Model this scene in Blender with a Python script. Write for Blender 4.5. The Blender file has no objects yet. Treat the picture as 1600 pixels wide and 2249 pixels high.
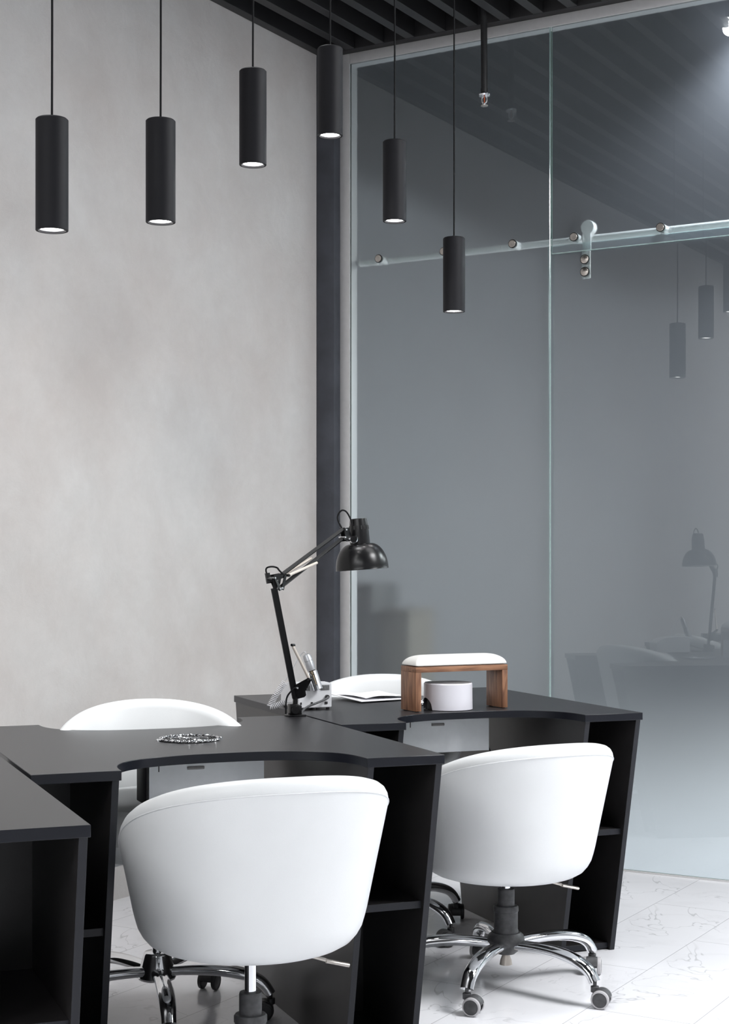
import bpy, bmesh, math, random
from mathutils import Vector, Matrix
PI = math.pi
R = math.radians
random.seed(7)
scene = bpy.context.scene
COL = scene.collection

# ------------------------------------------------------------------ frames
# Room frame: corner of plaster wall and glass wall near the origin, X along the glass, Y along the plaster wall,
# Z up.  The photographer stands at EYE looking 30.4 degrees to the left of +Y.
EYE = Vector((3.4922, -5.7986, 1.21))
YAW = R(30.4)
CY, SY = math.cos(YAW), math.sin(YAW)
def from_eye(x, d, z=0.0):
    """metres to the right of / in front of the photographer -> room"""
    return Vector((x*CY - d*SY + EYE.x, x*SY + d*CY + EYE.y, z))
DESK_ROT = R(51.9)
def on_row(u, v, z=0.0):
    """metres along / across the row of desks -> room"""
    c, s = math.cos(DESK_ROT), math.sin(DESK_ROT)
    return Vector((u*c - v*s + EYE.x, u*s + v*c + EYE.y, z))

# ------------------------------------------------------------------ materials
def new_mat(name):
    m = bpy.data.materials.new(name); m.use_nodes = True
    nt = m.node_tree; nt.nodes.clear()
    out = nt.nodes.new('ShaderNodeOutputMaterial')
    return m, nt, out
def N(nt, typ, **kw):
    n = nt.nodes.new(typ)
    for k, v in kw.items(): setattr(n, k, v)
    return n
def setin(n, **kw):
    for k, v in kw.items():
        n.inputs[k.replace('_', ' ')].default_value = v
def rgba(c): return (c[0], c[1], c[2], 1.0)
def pbr(name, color, rough=0.5, metal=0.0, spec=0.5, coat=0.0, coat_rough=0.05, noise=0.0, nscale=40.0, bump=0.0, bscale=200.0, stretch=None, rnoise=0.0):
    m, nt, out = new_mat(name)
    p = N(nt, 'ShaderNodeBsdfPrincipled')
    p.inputs['Base Color'].default_value = rgba(color)
    p.inputs['Roughness'].default_value = rough
    p.inputs['Metallic'].default_value = metal
    p.inputs['Specular IOR Level'].default_value = spec
    p.inputs['Coat Weight'].default_value = coat
    p.inputs['Coat Roughness'].default_value = coat_rough
    tc = N(nt, 'ShaderNodeTexCoord')
    src = tc.outputs['Object']
    if stretch:
        mp = N(nt, 'ShaderNodeMapping'); mp.inputs['Scale'].default_value = stretch
        nt.links.new(src, mp.inputs['Vector']); src = mp.outputs['Vector']
    nz = N(nt, 'ShaderNodeTexNoise'); nz.inputs['Scale'].default_value = nscale; nz.inputs['Detail'].default_value = 4
    nt.links.new(src, nz.inputs['Vector'])
    mr = N(nt, 'ShaderNodeMapRange')
    mr.inputs['From Min'].default_value = 0.3; mr.inputs['From Max'].default_value = 0.7
    mr.inputs['To Min'].default_value = 1.0 - noise; mr.inputs['To Max'].default_value = 1.0 + noise
    nt.links.new(nz.outputs['Fac'], mr.inputs['Value'])
    mx = N(nt, 'ShaderNodeVectorMath', operation='SCALE')
    mx.inputs[0].default_value = color
    nt.links.new(mr.outputs['Result'], mx.inputs['Scale'])
    nt.links.new(mx.outputs['Vector'], p.inputs['Base Color'])
    if rnoise:
        m2 = N(nt, 'ShaderNodeMapRange')
        m2.inputs['To Min'].default_value = max(0, rough - rnoise); m2.inputs['To Max'].default_value = rough + rnoise
        nt.links.new(nz.outputs['Fac'], m2.inputs['Value']); nt.links.new(m2.outputs['Result'], p.inputs['Roughness'])
    if bump:
        n2 = N(nt, 'ShaderNodeTexNoise'); n2.inputs['Scale'].default_value = bscale; n2.inputs['Detail'].default_value = 5
        nt.links.new(src, n2.inputs['Vector'])
        b = N(nt, 'ShaderNodeBump'); b.inputs['Strength'].default_value = bump; b.inputs['Distance'].default_value = 0.002
        nt.links.new(n2.outputs['Fac'], b.inputs['Height']); nt.links.new(b.outputs['Normal'], p.inputs['Normal'])
    nt.links.new(p.outputs[0], out.inputs[0])
    return m
def emit(name, color, strength):
    m, nt, out = new_mat(name)
    e = N(nt, 'ShaderNodeEmission'); e.inputs['Color'].default_value = rgba(color); e.inputs['Strength'].default_value = strength
    nt.links.new(e.outputs[0], out.inputs[0])
    return m

M = {}
M['desk'] = pbr('black_laminate', (0.016, 0.016, 0.018), 0.34, spec=0.5, noise=0.10, nscale=30, bump=0.05, bscale=500, stretch=(1, 6, 1))
M['desk_side'] = pbr('dark_laminate', (0.020, 0.0185, 0.019), 0.33, spec=0.45, noise=0.12, nscale=30, bump=0.05, bscale=400)
M['edge'] = pbr('grey_edge_band', (0.010, 0.011, 0.015), 0.42, spec=0.3, noise=0.06)
M['top_edge'] = pbr('dark_edge_band', (0.006, 0.007, 0.011), 0.32, spec=0.3, noise=0.06)
M['leather'] = pbr('white_leather', (0.71, 0.725, 0.73), 0.38, spec=0.4, noise=0.012, nscale=12, bump=0.10, bscale=650)
M['leather_seam'] = pbr('white_seam', (0.72, 0.73, 0.74), 0.5, noise=0.05)
M['chrome'] = pbr('chrome', (0.80, 0.81, 0.83), 0.07, metal=1.0, noise=0.02)
M['rail'] = pbr('pale_brushed_rail', (0.80, 0.80, 0.78), 0.35, metal=0.25, noise=0.04)
M['dull_silver'] = pbr('dull_silver', (0.42, 0.43, 0.45), 0.38, metal=0.7, noise=0.03)
M['arm_black'] = pbr('satin_black_arm', (0.006, 0.006, 0.0065), 0.42, spec=0.2)
M['steel'] = pbr('brushed_steel', (0.55, 0.51, 0.47), 0.28, metal=1.0, noise=0.15, nscale=60)
M['black_plastic'] = pbr('black_plastic', (0.018, 0.018, 0.019), 0.45, noise=0.2, nscale=60)
M['grey_plastic'] = pbr('dark_grey_plastic', (0.055, 0.055, 0.058), 0.5, noise=0.25, nscale=80)
M['tyre'] = pbr('light_grey_tyre', (0.42, 0.41, 0.42), 0.5, noise=0.08)
M['pendant'] = pbr('matt_black_coating', (0.008, 0.008, 0.010), 0.6, spec=0.2, noise=0.06, nscale=50)
M['cable'] = pbr('black_cable', (0.006, 0.006, 0.007), 0.6, spec=0.15, noise=0.1)
M['lamp_on'] = emit('lit_lens', (1.0, 0.98, 0.96), 14.0)
M['reflector'] = pbr('white_reflector', (0.85, 0.85, 0.85), 0.25, metal=0.3, noise=0.02)
M['lamp_black'] = pbr('lamp_enamel', (0.006, 0.006, 0.0065), 0.27, spec=0.3, noise=0.08)
M['lamp_inner'] = pbr('lamp_inner_white', (0.8, 0.8, 0.78), 0.4, noise=0.02)
M['spring'] = pbr('beige_spring_sleeve', (0.62, 0.56, 0.50), 0.35, metal=0.3, noise=0.05)
M['white_plastic'] = pbr('white_plastic', (0.66, 0.65, 0.70), 0.35, noise=0.02, nscale=10)
M['white_metal'] = pbr('white_painted_metal', (0.72, 0.73, 0.75), 0.35, noise=0.03)
M['white_gloss'] = pbr('white_gloss_panel', (0.88, 0.91, 0.94), 0.12, noise=0.02)
M['grey_top'] = pbr('grey_lid', (0.22, 0.21, 0.21), 0.4, noise=0.05)
M['dark'] = pbr('dark_recess', (0.006, 0.006, 0.006), 0.6, noise=0.1)
M['silver'] = pbr('satin_silver', (0.80, 0.80, 0.81), 0.3, metal=0.85, noise=0.03)
M['brass'] = pbr('brass_collet', (0.70, 0.58, 0.42), 0.25, metal=1.0, noise=0.05)
M['cord_grey'] = pbr('pale_grey_cord', (0.55, 0.55, 0.57), 0.45, noise=0.04)
M['cushion'] = pbr('cream_white_vinyl', (0.69, 0.685, 0.66), 0.4, noise=0.01, bump=0.05, bscale=300)
M['towel'] = pbr('white_paper_towel', (0.82, 0.82, 0.85), 0.9, noise=0.04, nscale=90, bump=0.3, bscale=500)
M['column'] = pbr('charcoal_plaster', (0.052, 0.056, 0.068), 0.75, noise=0.22, nscale=9, bump=0.5, bscale=60)
M['alu'] = pbr('grey_aluminium', (0.56, 0.555, 0.555), 0.45, metal=0.2, noise=0.03)
M['slat'] = pbr('black_slat', (0.008, 0.0075, 0.0085), 0.5, spec=0.6, noise=0.15, nscale=14)
M['ceiling'] = pbr('black_ceiling', (0.004, 0.004, 0.004), 0.9, noise=0.1)
M['plainwall'] = pbr('grey_wall', (0.42, 0.42, 0.42), 0.8, noise=0.03, nscale=4)
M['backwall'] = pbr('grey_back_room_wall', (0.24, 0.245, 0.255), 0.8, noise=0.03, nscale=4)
M['cab_dark'] = pbr('dark_cabinet', (0.03, 0.035, 0.035), 0.5, noise=0.1)
M['tan'] = pbr('tan_card', (0.115, 0.102, 0.078), 0.7, noise=0.08)
M['amber'] = pbr('sprinkler_bulb', (0.55, 0.12, 0.05), 0.1, noise=0.02)

def wood():
    m, nt, out = new_mat('walnut_wood')
    p = N(nt, 'ShaderNodeBsdfPrincipled'); p.inputs['Roughness'].default_value = 0.42
    tc = N(nt, 'ShaderNodeTexCoord'); mp = N(nt, 'ShaderNodeMapping')
    mp.inputs['Scale'].default_value = (60, 60, 7)
    nt.links.new(tc.outputs['Object'], mp.inputs['Vector'])
    nz = N(nt, 'ShaderNodeTexNoise'); nz.inputs['Scale'].default_value = 1.6; nz.inputs['Detail'].default_value = 6; nz.inputs['Distortion'].default_value = 0.6
    nt.links.new(mp.outputs['Vector'], nz.inputs['Vector'])
    cr = N(nt, 'ShaderNodeValToRGB')
    cr.color_ramp.elements[0].position = 0.3; cr.color_ramp.elements[0].color = (0.105, 0.042, 0.021, 1)
    cr.color_ramp.elements[1].position = 0.72; cr.color_ramp.elements[1].color = (0.33, 0.165, 0.090, 1)
    nt.links.new(nz.outputs['Fac'], cr.inputs['Fac']); nt.links.new(cr.outputs['Color'], p.inputs['Base Color'])
    nt.links.new(p.outputs[0], out.inputs[0])
    return m
M['wood'] = wood()

def plaster():
    m, nt, out = new_mat('venetian_plaster')
    p = N(nt, 'ShaderNodeBsdfPrincipled'); p.inputs['Roughness'].default_value = 0.62
    p.inputs['Specular IOR Level'].default_value = 0.3
    g = N(nt, 'ShaderNodeNewGeometry')
    n1 = N(nt, 'ShaderNodeTexNoise'); n1.inputs['Scale'].default_value = 1.3; n1.inputs['Detail'].default_value = 8; n1.inputs['Roughness'].default_value = 0.65
    n2 = N(nt, 'ShaderNodeTexNoise'); n2.inputs['Scale'].default_value = 5; n2.inputs['Detail'].default_value = 12; n2.inputs['Roughness'].default_value = 0.75; n2.inputs['Distortion'].default_value = 0.25
    for n in (n1, n2): nt.links.new(g.outputs['Position'], n.inputs['Vector'])
    c1 = N(nt, 'ShaderNodeValToRGB')
    c1.color_ramp.elements[0].position = 0.34; c1.color_ramp.elements[0].color = (0.555, 0.515, 0.492, 1)
    c1.color_ramp.elements[1].position = 0.62; c1.color_ramp.elements[1].color = (0.620, 0.604, 0.590, 1)
    nt.links.new(n1.outputs['Fac'], c1.inputs['Fac'])
    mr = N(nt, 'ShaderNodeMapRange'); mr.inputs['From Min'].default_value = 0.3; mr.inputs['From Max'].default_value = 0.7
    mr.inputs['To Min'].default_value = 0.93; mr.inputs['To Max'].default_value = 1.05
    nt.links.new(n2.outputs['Fac'], mr.inputs['Value'])
    sc = N(nt, 'ShaderNodeVectorMath', operation='SCALE')
    nt.links.new(c1.outputs['Color'], sc.inputs[0]); nt.links.new(mr.outputs['Result'], sc.inputs['Scale'])
    nt.links.new(sc.outputs['Vector'], p.inputs['Base Color'])
    b = N(nt, 'ShaderNodeBump'); b.inputs['Strength'].default_value = 0.855; b.inputs['Distance'].default_value = 0.004
    nt.links.new(n2.outputs['Fac'], b.inputs['Height']); nt.links.new(b.outputs['Normal'], p.inputs['Normal'])
    nt.links.new(p.outputs[0], out.inputs[0])
    return m
M['plaster'] = plaster()

def marble():
    m, nt, out = new_mat('white_marble_tiles')
    p = N(nt, 'ShaderNodeBsdfPrincipled'); p.inputs['Roughness'].default_value = 0.13
    p.inputs['Specular IOR Level'].default_value = 0.6
    L = nt.links.new
    g = N(nt, 'ShaderNodeNewGeometry'); sep = N(nt, 'ShaderNodeSeparateXYZ'); L(g.outputs['Position'], sep.inputs[0])
    def math_(op, a, b=None, c=None):
        n = N(nt, 'ShaderNodeMath', operation=op)
        for i, q in enumerate((a, b, c)):
            if q is None: continue
            if isinstance(q, (int, float)): n.inputs[i].default_value = q
            else: L(q, n.inputs[i])
        return n.outputs[0]
    tw, tl = 0.295, 0.88
    sx = math_('DIVIDE', math_('SUBTRACT', sep.outputs['X'], 1.553), tw)
    si = math_('FLOOR', sx); fx = math_('SUBTRACT', sx, si)
    # each strip of tiles slides 0.458 m along
    yy = math_('DIVIDE', math_('ADD', math_('ADD', sep.outputs['Y'], 0.47), math_('MULTIPLY', si, 0.458)), tl)
    yi = math_('FLOOR', yy); fy = math_('SUBTRACT', yy, yi)
    lx = math_('MULTIPLY', fx, tw); ly = math_('MULTIPLY', fy, tl)
    ex = math_('MINIMUM', lx, math_('SUBTRACT', tw, lx)); ey = math_('MINIMUM', ly, math_('SUBTRACT', tl, ly))
    edge = math_('MINIMUM', ex, ey)
    grout = math_('LESS_THAN', edge, 0.0011)
    cmb = N(nt, 'ShaderNodeCombineXYZ'); L(lx, cmb.inputs[0]); L(ly, cmb.inputs[1])
    # vary the print between two cuts
    L(math_('MULTIPLY', math_('MODULO', math_('ABSOLUTE', yi), 2.0), 3.7), cmb.inputs[2])
    def vein(scale, width, dist, seed):
        ad = N(nt, 'ShaderNodeVectorMath', operation='ADD'); ad.inputs[1].default_value = (seed, seed*1.7, 0)
        L(cmb.outputs[0], ad.inputs[0])
        nz = N(nt, 'ShaderNodeTexNoise'); nz.inputs['Scale'].default_value = scale; nz.inputs['Detail'].default_value = 5
        nz.inputs['Distortion'].default_value = dist; nz.inputs['Roughness'].default_value = 0.55
        L(ad.outputs[0], nz.inputs['Vector'])
        a = math_('ABSOLUTE', math_('SUBTRACT', nz.outputs['Fac'], 0.5))
        mr = N(nt, 'ShaderNodeMapRange'); mr.inputs['From Min'].default_value = 0.0; mr.inputs['From Max'].default_value = width
        mr.inputs['To Min'].default_value = 1.0; mr.inputs['To Max'].default_value = 0.0
        L(a, mr.inputs['Value'])
        msk = N(nt, 'ShaderNodeTexNoise'); msk.inputs['Scale'].default_value = scale*1.9; msk.inputs['Detail'].default_value = 2
        L(ad.outputs[0], msk.inputs['Vector'])
        mm = N(nt, 'ShaderNodeMapRange'); mm.inputs['From Min'].default_value = 0.42; mm.inputs['From Max'].default_value = 0.60
        L(msk.outputs['Fac'], mm.inputs['Value'])
        return math_('MULTIPLY', mr.outputs['Result'], mm.outputs['Result'])
    v = math_('MAXIMUM', math_('MULTIPLY', vein(1.25, 0.0034, 0.5, 4.3), 0.5), math_('MULTIPLY', vein(2.3, 0.0045, 0.6, 9.1), 0.24))
    v = math_('MAXIMUM', v, math_('MULTIPLY', vein(3.0, 0.05, 0.4, 2.2), 0.07))
    v = math_('MAXIMUM', v, math_('MULTIPLY', grout, 0.75))
    cr = N(nt, 'ShaderNodeValToRGB')
    cr.color_ramp.elements[0].color = (0.87, 0.87, 0.90, 1); cr.color_ramp.elements[1].color = (0.30, 0.30, 0.32, 1)
    L(v, cr.inputs['Fac']); L(cr.outputs['Color'], p.inputs['Base Color'])
    L(p.outputs[0], out.inputs[0])
    return m
M['floor'] = marble()

def glass_front():
    m, nt, out = new_mat('clear_glass_front')
    gl = N(nt, 'ShaderNodeBsdfGlossy'); gl.inputs['Roughness'].default_value = 0.0; gl.inputs['Color'].default_value = (0.97, 1.0, 1.0, 1)
    tr = N(nt, 'ShaderNodeBsdfTransparent'); tr.inputs['Color'].default_value = (0.95, 0.97, 0.965, 1)
    lw = N(nt, 'ShaderNodeFresnel'); lw.inputs['IOR'].default_value = 1.85
    mx = N(nt, 'ShaderNodeMixShader')
    nt.links.new(lw.outputs[0], mx.inputs[0]); nt.links.new(tr.outputs[0], mx.inputs[1]); nt.links.new(gl.outputs[0], mx.inputs[2])
    nt.links.new(mx.outputs[0], out.inputs[0])
    return m
def glass_frost():
    m, nt, out = new_mat('frosted_glass_back')
    rf = N(nt, 'ShaderNodeBsdfRefraction'); rf.inputs['Roughness'].default_value = 0.40; rf.inputs['IOR'].default_value = 1.16; rf.inputs['Color'].default_value = (0.90, 0.945, 0.945, 1)
    df = N(nt, 'ShaderNodeBsdfDiffuse'); df.inputs['Color'].default_value = (0.30, 0.32, 0.33, 1)
    tl = N(nt, 'ShaderNodeBsdfTranslucent'); tl.inputs['Color'].default_value = (0.66, 0.70, 0.76, 1)
    gs = N(nt, 'ShaderNodeBsdfGlossy'); gs.inputs['Roughness'].default_value = 0.38; gs.inputs['Color'].default_value = (0.8, 0.85, 1.0, 1)
    m1 = N(nt, 'ShaderNodeMixShader'); m1.inputs[0].default_value = 0.5
    m2 = N(nt, 'ShaderNodeMixShader'); m2.inputs[0].default_value = 0.13
    m3 = N(nt, 'ShaderNodeMixShader'); m3.inputs[0].default_value = 0.09
    nt.links.new(df.outputs[0], m1.inputs[1]); nt.links.new(tl.outputs[0], m1.inputs[2])
    nt.links.new(rf.outputs[0], m2.inputs[1]); nt.links.new(m1.outputs[0], m2.inputs[2])
    nt.links.new(m2.outputs[0], m3.inputs[1]); nt.links.new(gs.outputs[0], m3.inputs[2])
    nt.links.new(m3.outputs[0], out.inputs[0])
    return m
def glass_rim():
    m, nt, out = new_mat('green_glass_edge')
    d = N(nt, 'ShaderNodeBsdfDiffuse'); d.inputs['Color'].default_value = (0.50, 0.66, 0.63, 1)
    t = N(nt, 'ShaderNodeBsdfTranslucent'); t.inputs['Color'].default_value = (0.62, 0.82, 0.78, 1)
    g = N(nt, 'ShaderNodeBsdfGlossy'); g.inputs['Roughness'].default_value = 0.1
    a = N(nt, 'ShaderNodeMixShader'); a.inputs[0].default_value = 0.5
    b = N(nt, 'ShaderNodeMixShader'); b.inputs[0].default_value = 0.15
    nt.links.new(d.outputs[0], a.inputs[1]); nt.links.new(t.outputs[0], a.inputs[2])
    nt.links.new(a.outputs[0], b.inputs[1]); nt.links.new(g.outputs[0], b.inputs[2])
    nt.links.new(b.outputs[0], out.inputs[0])
    return m
M['glass_front'], M['glass_frost'], M['glass_rim'] = glass_front(), glass_frost(), glass_rim()

# ------------------------------------------------------------------ mesh helpers
def BM(): return bmesh.new()
def basis(z):
    z = z.normalized(); a = Vector((0, 0, 1)) if abs(z.z) < 0.9 else Vector((1, 0, 0))
    x = a.cross(z).normalized(); return x, z.cross(x), z
def add_box(bm, lo, hi, bevel=0.0, mi=0, rot=None, seg=2):
    lo, hi = Vector(lo), Vector(hi)
    vs = [bm.verts.new((x, y, z)) for x in (lo.x, hi.x) for y in (lo.y, hi.y) for z in (lo.z, hi.z)]
    fs = [bm.faces.new([vs[i] for i in q]) for q in ((0, 1, 3, 2), (4, 6, 7, 5), (0, 4, 5, 1), (2, 3, 7, 6), (0, 2, 6, 4), (1, 5, 7, 3))]
    for f in fs: f.material_index = mi
    if bevel:
        es = list({e for f in fs for e in f.edges})
        r = bmesh.ops.bevel(bm, geom=es, offset=bevel, segments=seg, affect='EDGES', profile=0.5)
        fs = [f for f in r['faces']] + [f for f in fs if f.is_valid]
        for f in fs: f.material_index = mi
        vs = list({v for f in fs for v in f.verts})
    if rot is not None:
        c = (lo + hi)/2
        bmesh.ops.rotate(bm, verts=vs, cent=c, matrix=rot)
    return vs
def add_prism(bm, pts, off, mi=0, mi_side=None):
    """polygon pts (list of Vector) swept by vector off"""
    a = [bm.verts.new(p) for p in pts]; b = [bm.verts.new(Vector(p) + off) for p in pts]
    f1 = bm.faces.new(a); f2 = bm.faces.new(list(reversed(b))); f1.material_index = f2.material_index = mi
    n = len(pts); sides = []
    for i in range(n):
        f = bm.faces.new((a[i], b[i], b[(i+1) % n], a[(i+1) % n])); f.material_index = mi if mi_side is None else mi_side; sides.append(f)
    return f1, f2, sides
def add_tube(bm, path, rad, seg=12, mi=0, flat=1.0, up=None, caps=True, smooth=True):
    """tube along a path; rad a number or list; flat = height/width of the section"""
    path = [Vector(p) for p in path]; n = len(path)
    rads = [rad]*n if isinstance(rad, (int, float)) else list(rad)
    rings = []; prev = None
    for i, p in enumerate(path):
        t = (path[min(i+1, n-1)] - path[max(i-1, 0)]).normalized()
        if up is not None:
            x = Vector(up).cross(t).normalized(); y = t.cross(x).normalized()
        elif prev is None: x, y, _ = basis(t)
        else:
            x = (prev - t*prev.dot(t)).normalized(); y = t.cross(x)
        prev = x
        rings.append([bm.verts.new(p + x*rads[i]*math.cos(2*PI*k/seg) + y*rads[i]*flat*math.sin(2*PI*k/seg)) for k in range(seg)])
    for i in range(n-1):
        for k in range(seg):
            f = bm.faces.new((rings[i][k], rings[i][(k+1) % seg], rings[i+1][(k+1) % seg], rings[i+1][k])); f.material_index = mi; f.smooth = smooth
    if caps:
        f = bm.faces.new(list(reversed(rings[0]))); f.material_index = mi
        f = bm.faces.new(rings[-1]); f.material_index = mi
def add_lathe(bm, prof, seg=40, center=(0, 0, 0), axis=(0, 0, 1), mi=0, mis=None, smooth=True):
    """prof: list of (radius, height) from bottom/outside to top; closed at radius 0"""
    x, y, z = basis(Vector(axis)); c = Vector(center)
    if abs(Vector(axis).normalized().z) > 0.9999: x, y, z = Vector((1, 0, 0)), Vector((0, 1, 0)), Vector((0, 0, 1))
    rings = []
    for r, h in prof:
        if r < 1e-7: rings.append([bm.verts.new(c + z*h)])
        else: rings.append([bm.verts.new(c + z*h + (x*math.cos(2*PI*k/seg) + y*math.sin(2*PI*k/seg))*r) for k in range(seg)])
    for i in range(len(prof)-1):
        a, b = rings[i], rings[i+1]
        for k in range(seg):
            k2 = (k+1) % seg
            if len(a) == 1 and len(b) == 1: continue
            if len(a) == 1: f = bm.faces.new((a[0], b[k2], b[k]))
            elif len(b) == 1: f = bm.faces.new((a[k], a[k2], b[0]))
            else: f = bm.faces.new((a[k], a[k2], b[k2], b[k]))
            f.material_index = mi if mis is None else mis[i]; f.smooth = smooth
def spline(pts, n=8):
    """Catmull-Rom through the points"""
    P = [Vector(p) for p in pts]; P = [P[0]*2 - P[1]] + P + [P[-1]*2 - P[-2]]
    out = []
    for i in range(1, len(P)-2):
        for k in range(n):
            t = k/n; a, b, c, d = P[i-1], P[i], P[i+1], P[i+2]
            out.append(0.5*((2*b) + (c-a)*t + (2*a-5*b+4*c-d)*t*t + (3*b-a-3*c+d)*t**3))
    out.append(P[-2]); return out
def obj(name, bm, mats, parent=None, world=False, bevel=0.0, fix=True):
    if world and parent is not None:
        mw = parent.matrix_basis.copy(); q = parent.parent
        while q is not None: mw = q.matrix_basis @ mw; q = q.parent
        bmesh.ops.transform(bm, matrix=mw.inverted(), verts=bm.verts)
    if fix: bmesh.ops.recalc_face_normals(bm, faces=bm.faces)
    me = bpy.data.meshes.new(name); bm.to_mesh(me); bm.free()
    me.set_sharp_from_angle(angle=R(38))
    for m in (mats if isinstance(mats, (list, tuple)) else [mats]): me.materials.append(m if not isinstance(m, str) else M[m])
    o = bpy.data.objects.new(name, me); COL.objects.link(o)
    if parent is not None: o.parent = parent
    if bevel:
        b = o.modifiers.new('bevel', 'BEVEL'); b.width = bevel; b.segments = 2; b.limit_method = 'ANGLE'; b.angle_limit = R(40)
        b.harden_normals = False
    return o
def thing(name, label, cat, loc=(0, 0, 0), rz=0.0, group=None):
    o = bpy.data.objects.new(name, None); COL.objects.link(o)
    o.empty_display_size = 0.1
    o.location = loc; o.rotation_euler = (0, 0, rz)
    o.matrix_basis = Matrix.Translation(Vector(loc)) @ Matrix.Rotation(rz, 4, 'Z')
    o['label'] = label; o['category'] = cat
    if group: o['group'] = group
    return o
def tag(o, label, cat, group=None):
    o['label'] = label; o['category'] = cat
    if group: o['group'] = group
    return o
def struct(o, label=None, cat=None):
    o['kind'] = 'structure'
    if label: o['label'] = label; o['category'] = cat
    return o
def copy_tree(o, parent=None):
    c = o.copy(); COL.objects.link(c)
    if parent is not None: c.parent = parent
    for ch in list(o.children): copy_tree(ch, c)
    return c
def place(o, loc, rz):
    o.location = loc; o.rotation_euler = (0, 0, rz)

# ------------------------------------------------------------------ the setting
WR0 = 0.0     # no wall on the salon's right, so the added world light gets in
XR, YF, YB, CH = 6.2, -8.6, 7.0, 3.60     # right wall, wall behind the photographer, far wall behind the glass, ceiling
bm = BM(); add_box(bm, (-1.7, YF-0.1, -0.1), (XR+0.1, YB+0.1, 0.0)); struct(obj('floor', bm, 'floor'), 'polished white marble tile floor with grey veins', 'floor')
bm = BM(); add_box(bm, (-0.32, YF-0.1, 0), (-0.12, -0.0, CH)); struct(obj('wall_left', bm, 'plaster'), 'warm grey plaster wall on the left', 'wall')
bm = BM(); add_box(bm, (XR, WR0, 0), (XR+0.1, YB+0.1, CH)); struct(obj('wall_right', bm, 'plainwall'), 'plain grey wall on the right of the room behind the glass', 'wall')
bm = BM(); add_box(bm, (-0.3, YF-0.1, 0), (XR+0.1, YF, CH)); struct(obj('wall_front', bm, 'plainwall'), 'plain grey wall opposite the glass wall', 'wall')
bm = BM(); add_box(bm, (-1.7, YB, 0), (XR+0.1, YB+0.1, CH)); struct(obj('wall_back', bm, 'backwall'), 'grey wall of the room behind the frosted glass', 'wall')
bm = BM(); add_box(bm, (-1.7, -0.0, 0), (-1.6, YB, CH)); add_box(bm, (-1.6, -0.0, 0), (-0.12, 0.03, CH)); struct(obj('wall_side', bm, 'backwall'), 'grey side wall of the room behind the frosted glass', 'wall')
# ceiling: black void with black slats hanging under it
bm = BM(); add_box(bm, (-1.7, YF-0.1, CH), (XR+0.1, YB+0.1, CH+0.1))
ceil = struct(obj('ceiling', bm, 'ceiling'), 'black ceiling with parallel black slats', 'ceiling')
first = None
for k in range(43):
    x1 = -0.0735 + 0.1445*k
    if first is None:
        bm = BM(); add_box(bm, (-0.043, YF+0.02, 3.37), (0, -0.052, 3.50), bevel=0.0015, seg=1)
        first = obj('slat', bm, 'slat', ceil); first.location = (x1, 0, 0)
    else:
        c = first.copy(); COL.objects.link(c); c.parent = ceil; c.location = (x1, 0, 0)
bm = BM(); add_box(bm, (-0.12, -0.05, 3.37), (XR, 0.02, CH), bevel=0.002); struct(obj('trim_1', bm, 'slat'), 'black ceiling beam along the top of the glass wall', 'beam')
# charcoal corner post
bm = BM(); add_box(bm, (-0.12, -0.05, 0), (-0.030, 0.03, 3.37), bevel=0.003); struct(obj('trim_2', bm, 'column'), 'narrow charcoal corner strip between plaster wall and glass', 'column')
# aluminium profiles round the glass
bm = BM(); add_box(bm, (-0.030, -0.004, 0), (0.019, 0.05, 3.37), bevel=0.002); struct(obj('trim_3', bm, 'alu'), 'upright grey aluminium profile at the left of the glass wall', 'frame')
bm = BM(); add_box(bm, (0.019, -0.004, 3.326), (XR, 0.05, 3.37), bevel=0.002); struct(obj('trim_4', bm, 'alu'), 'grey aluminium profile along the top of the glass wall', 'frame')
bm = BM(); add_box(bm, (0.019, 0.012, 0), (XR, 0.02, 0.007)); struct(obj('trim_5', bm, 'alu'), 'thin floor channel under the frosted glass', 'frame')

def pane(name, lo, hi, parent=None):
    """a 10 mm pane: clear polished face towards the room, frosted far face, green arrissed edges"""
    (x0, y0, z0), (x1, y1, z1) = lo, hi; a = 0.0022
    bm = BM()
    def quad(pts, mi):
        f = bm.faces.new([bm.verts.new(p) for p in pts]); f.material_index = mi
    F = [(x0+a, y0, z0+a), (x1-a, y0, z0+a), (x1-a, y0, z1-a), (x0+a, y0, z1-a)]
    E = [(x0, y0+a, z0), (x1, y0+a, z0), (x1, y0+a, z1), (x0, y0+a, z1)]
    B = [(x0, y1, z0), (x1, y1, z0), (x1, y1, z1), (x0, y1, z1)]
    quad(F, 0); quad([B[1], B[0], B[3], B[2]], 1)
    for i in range(4):
        j = (i+1) % 4
        quad([F[j], F[i], E[i], E[j]], 2); quad([E[j], E[i], B[i], B[j]], 2)
    return obj(name, bm, ['glass_front', 'glass_frost', 'glass_rim'], parent, fix=False)
struct(pane('window_1', (0.019, 0.0, 0.004), (0.944, 0.010, 3.328)), 'tall fixed frosted glass panel beside the charcoal corner strip', 'glass panel')
struct(pane('window_2', (0.950, 0.0, 2.424), (4.2, 0.010, 3.328)), 'fixed frosted glass panel above the sliding door', 'glass panel')
struct(pane('window_3', (1.98, 0.0, 0.004), (4.2, 0.010, 2.420)), 'fixed frosted glass panel to the right of the sliding door', 'glass panel')
bm = BM(); add_box(bm, (4.2, 0.0, 0), (XR, 0.05, 3.326)); struct(obj('wall_end', bm, 'plainwall'), 'grey wall beyond the glass panels', 'wall')
door = struct(pane('door_1', (0.925, 0.022, 0.006), (2.02, 0.032, 2.462)), 'frosted glass sliding door hanging from a steel rail', 'glass door')
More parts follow.
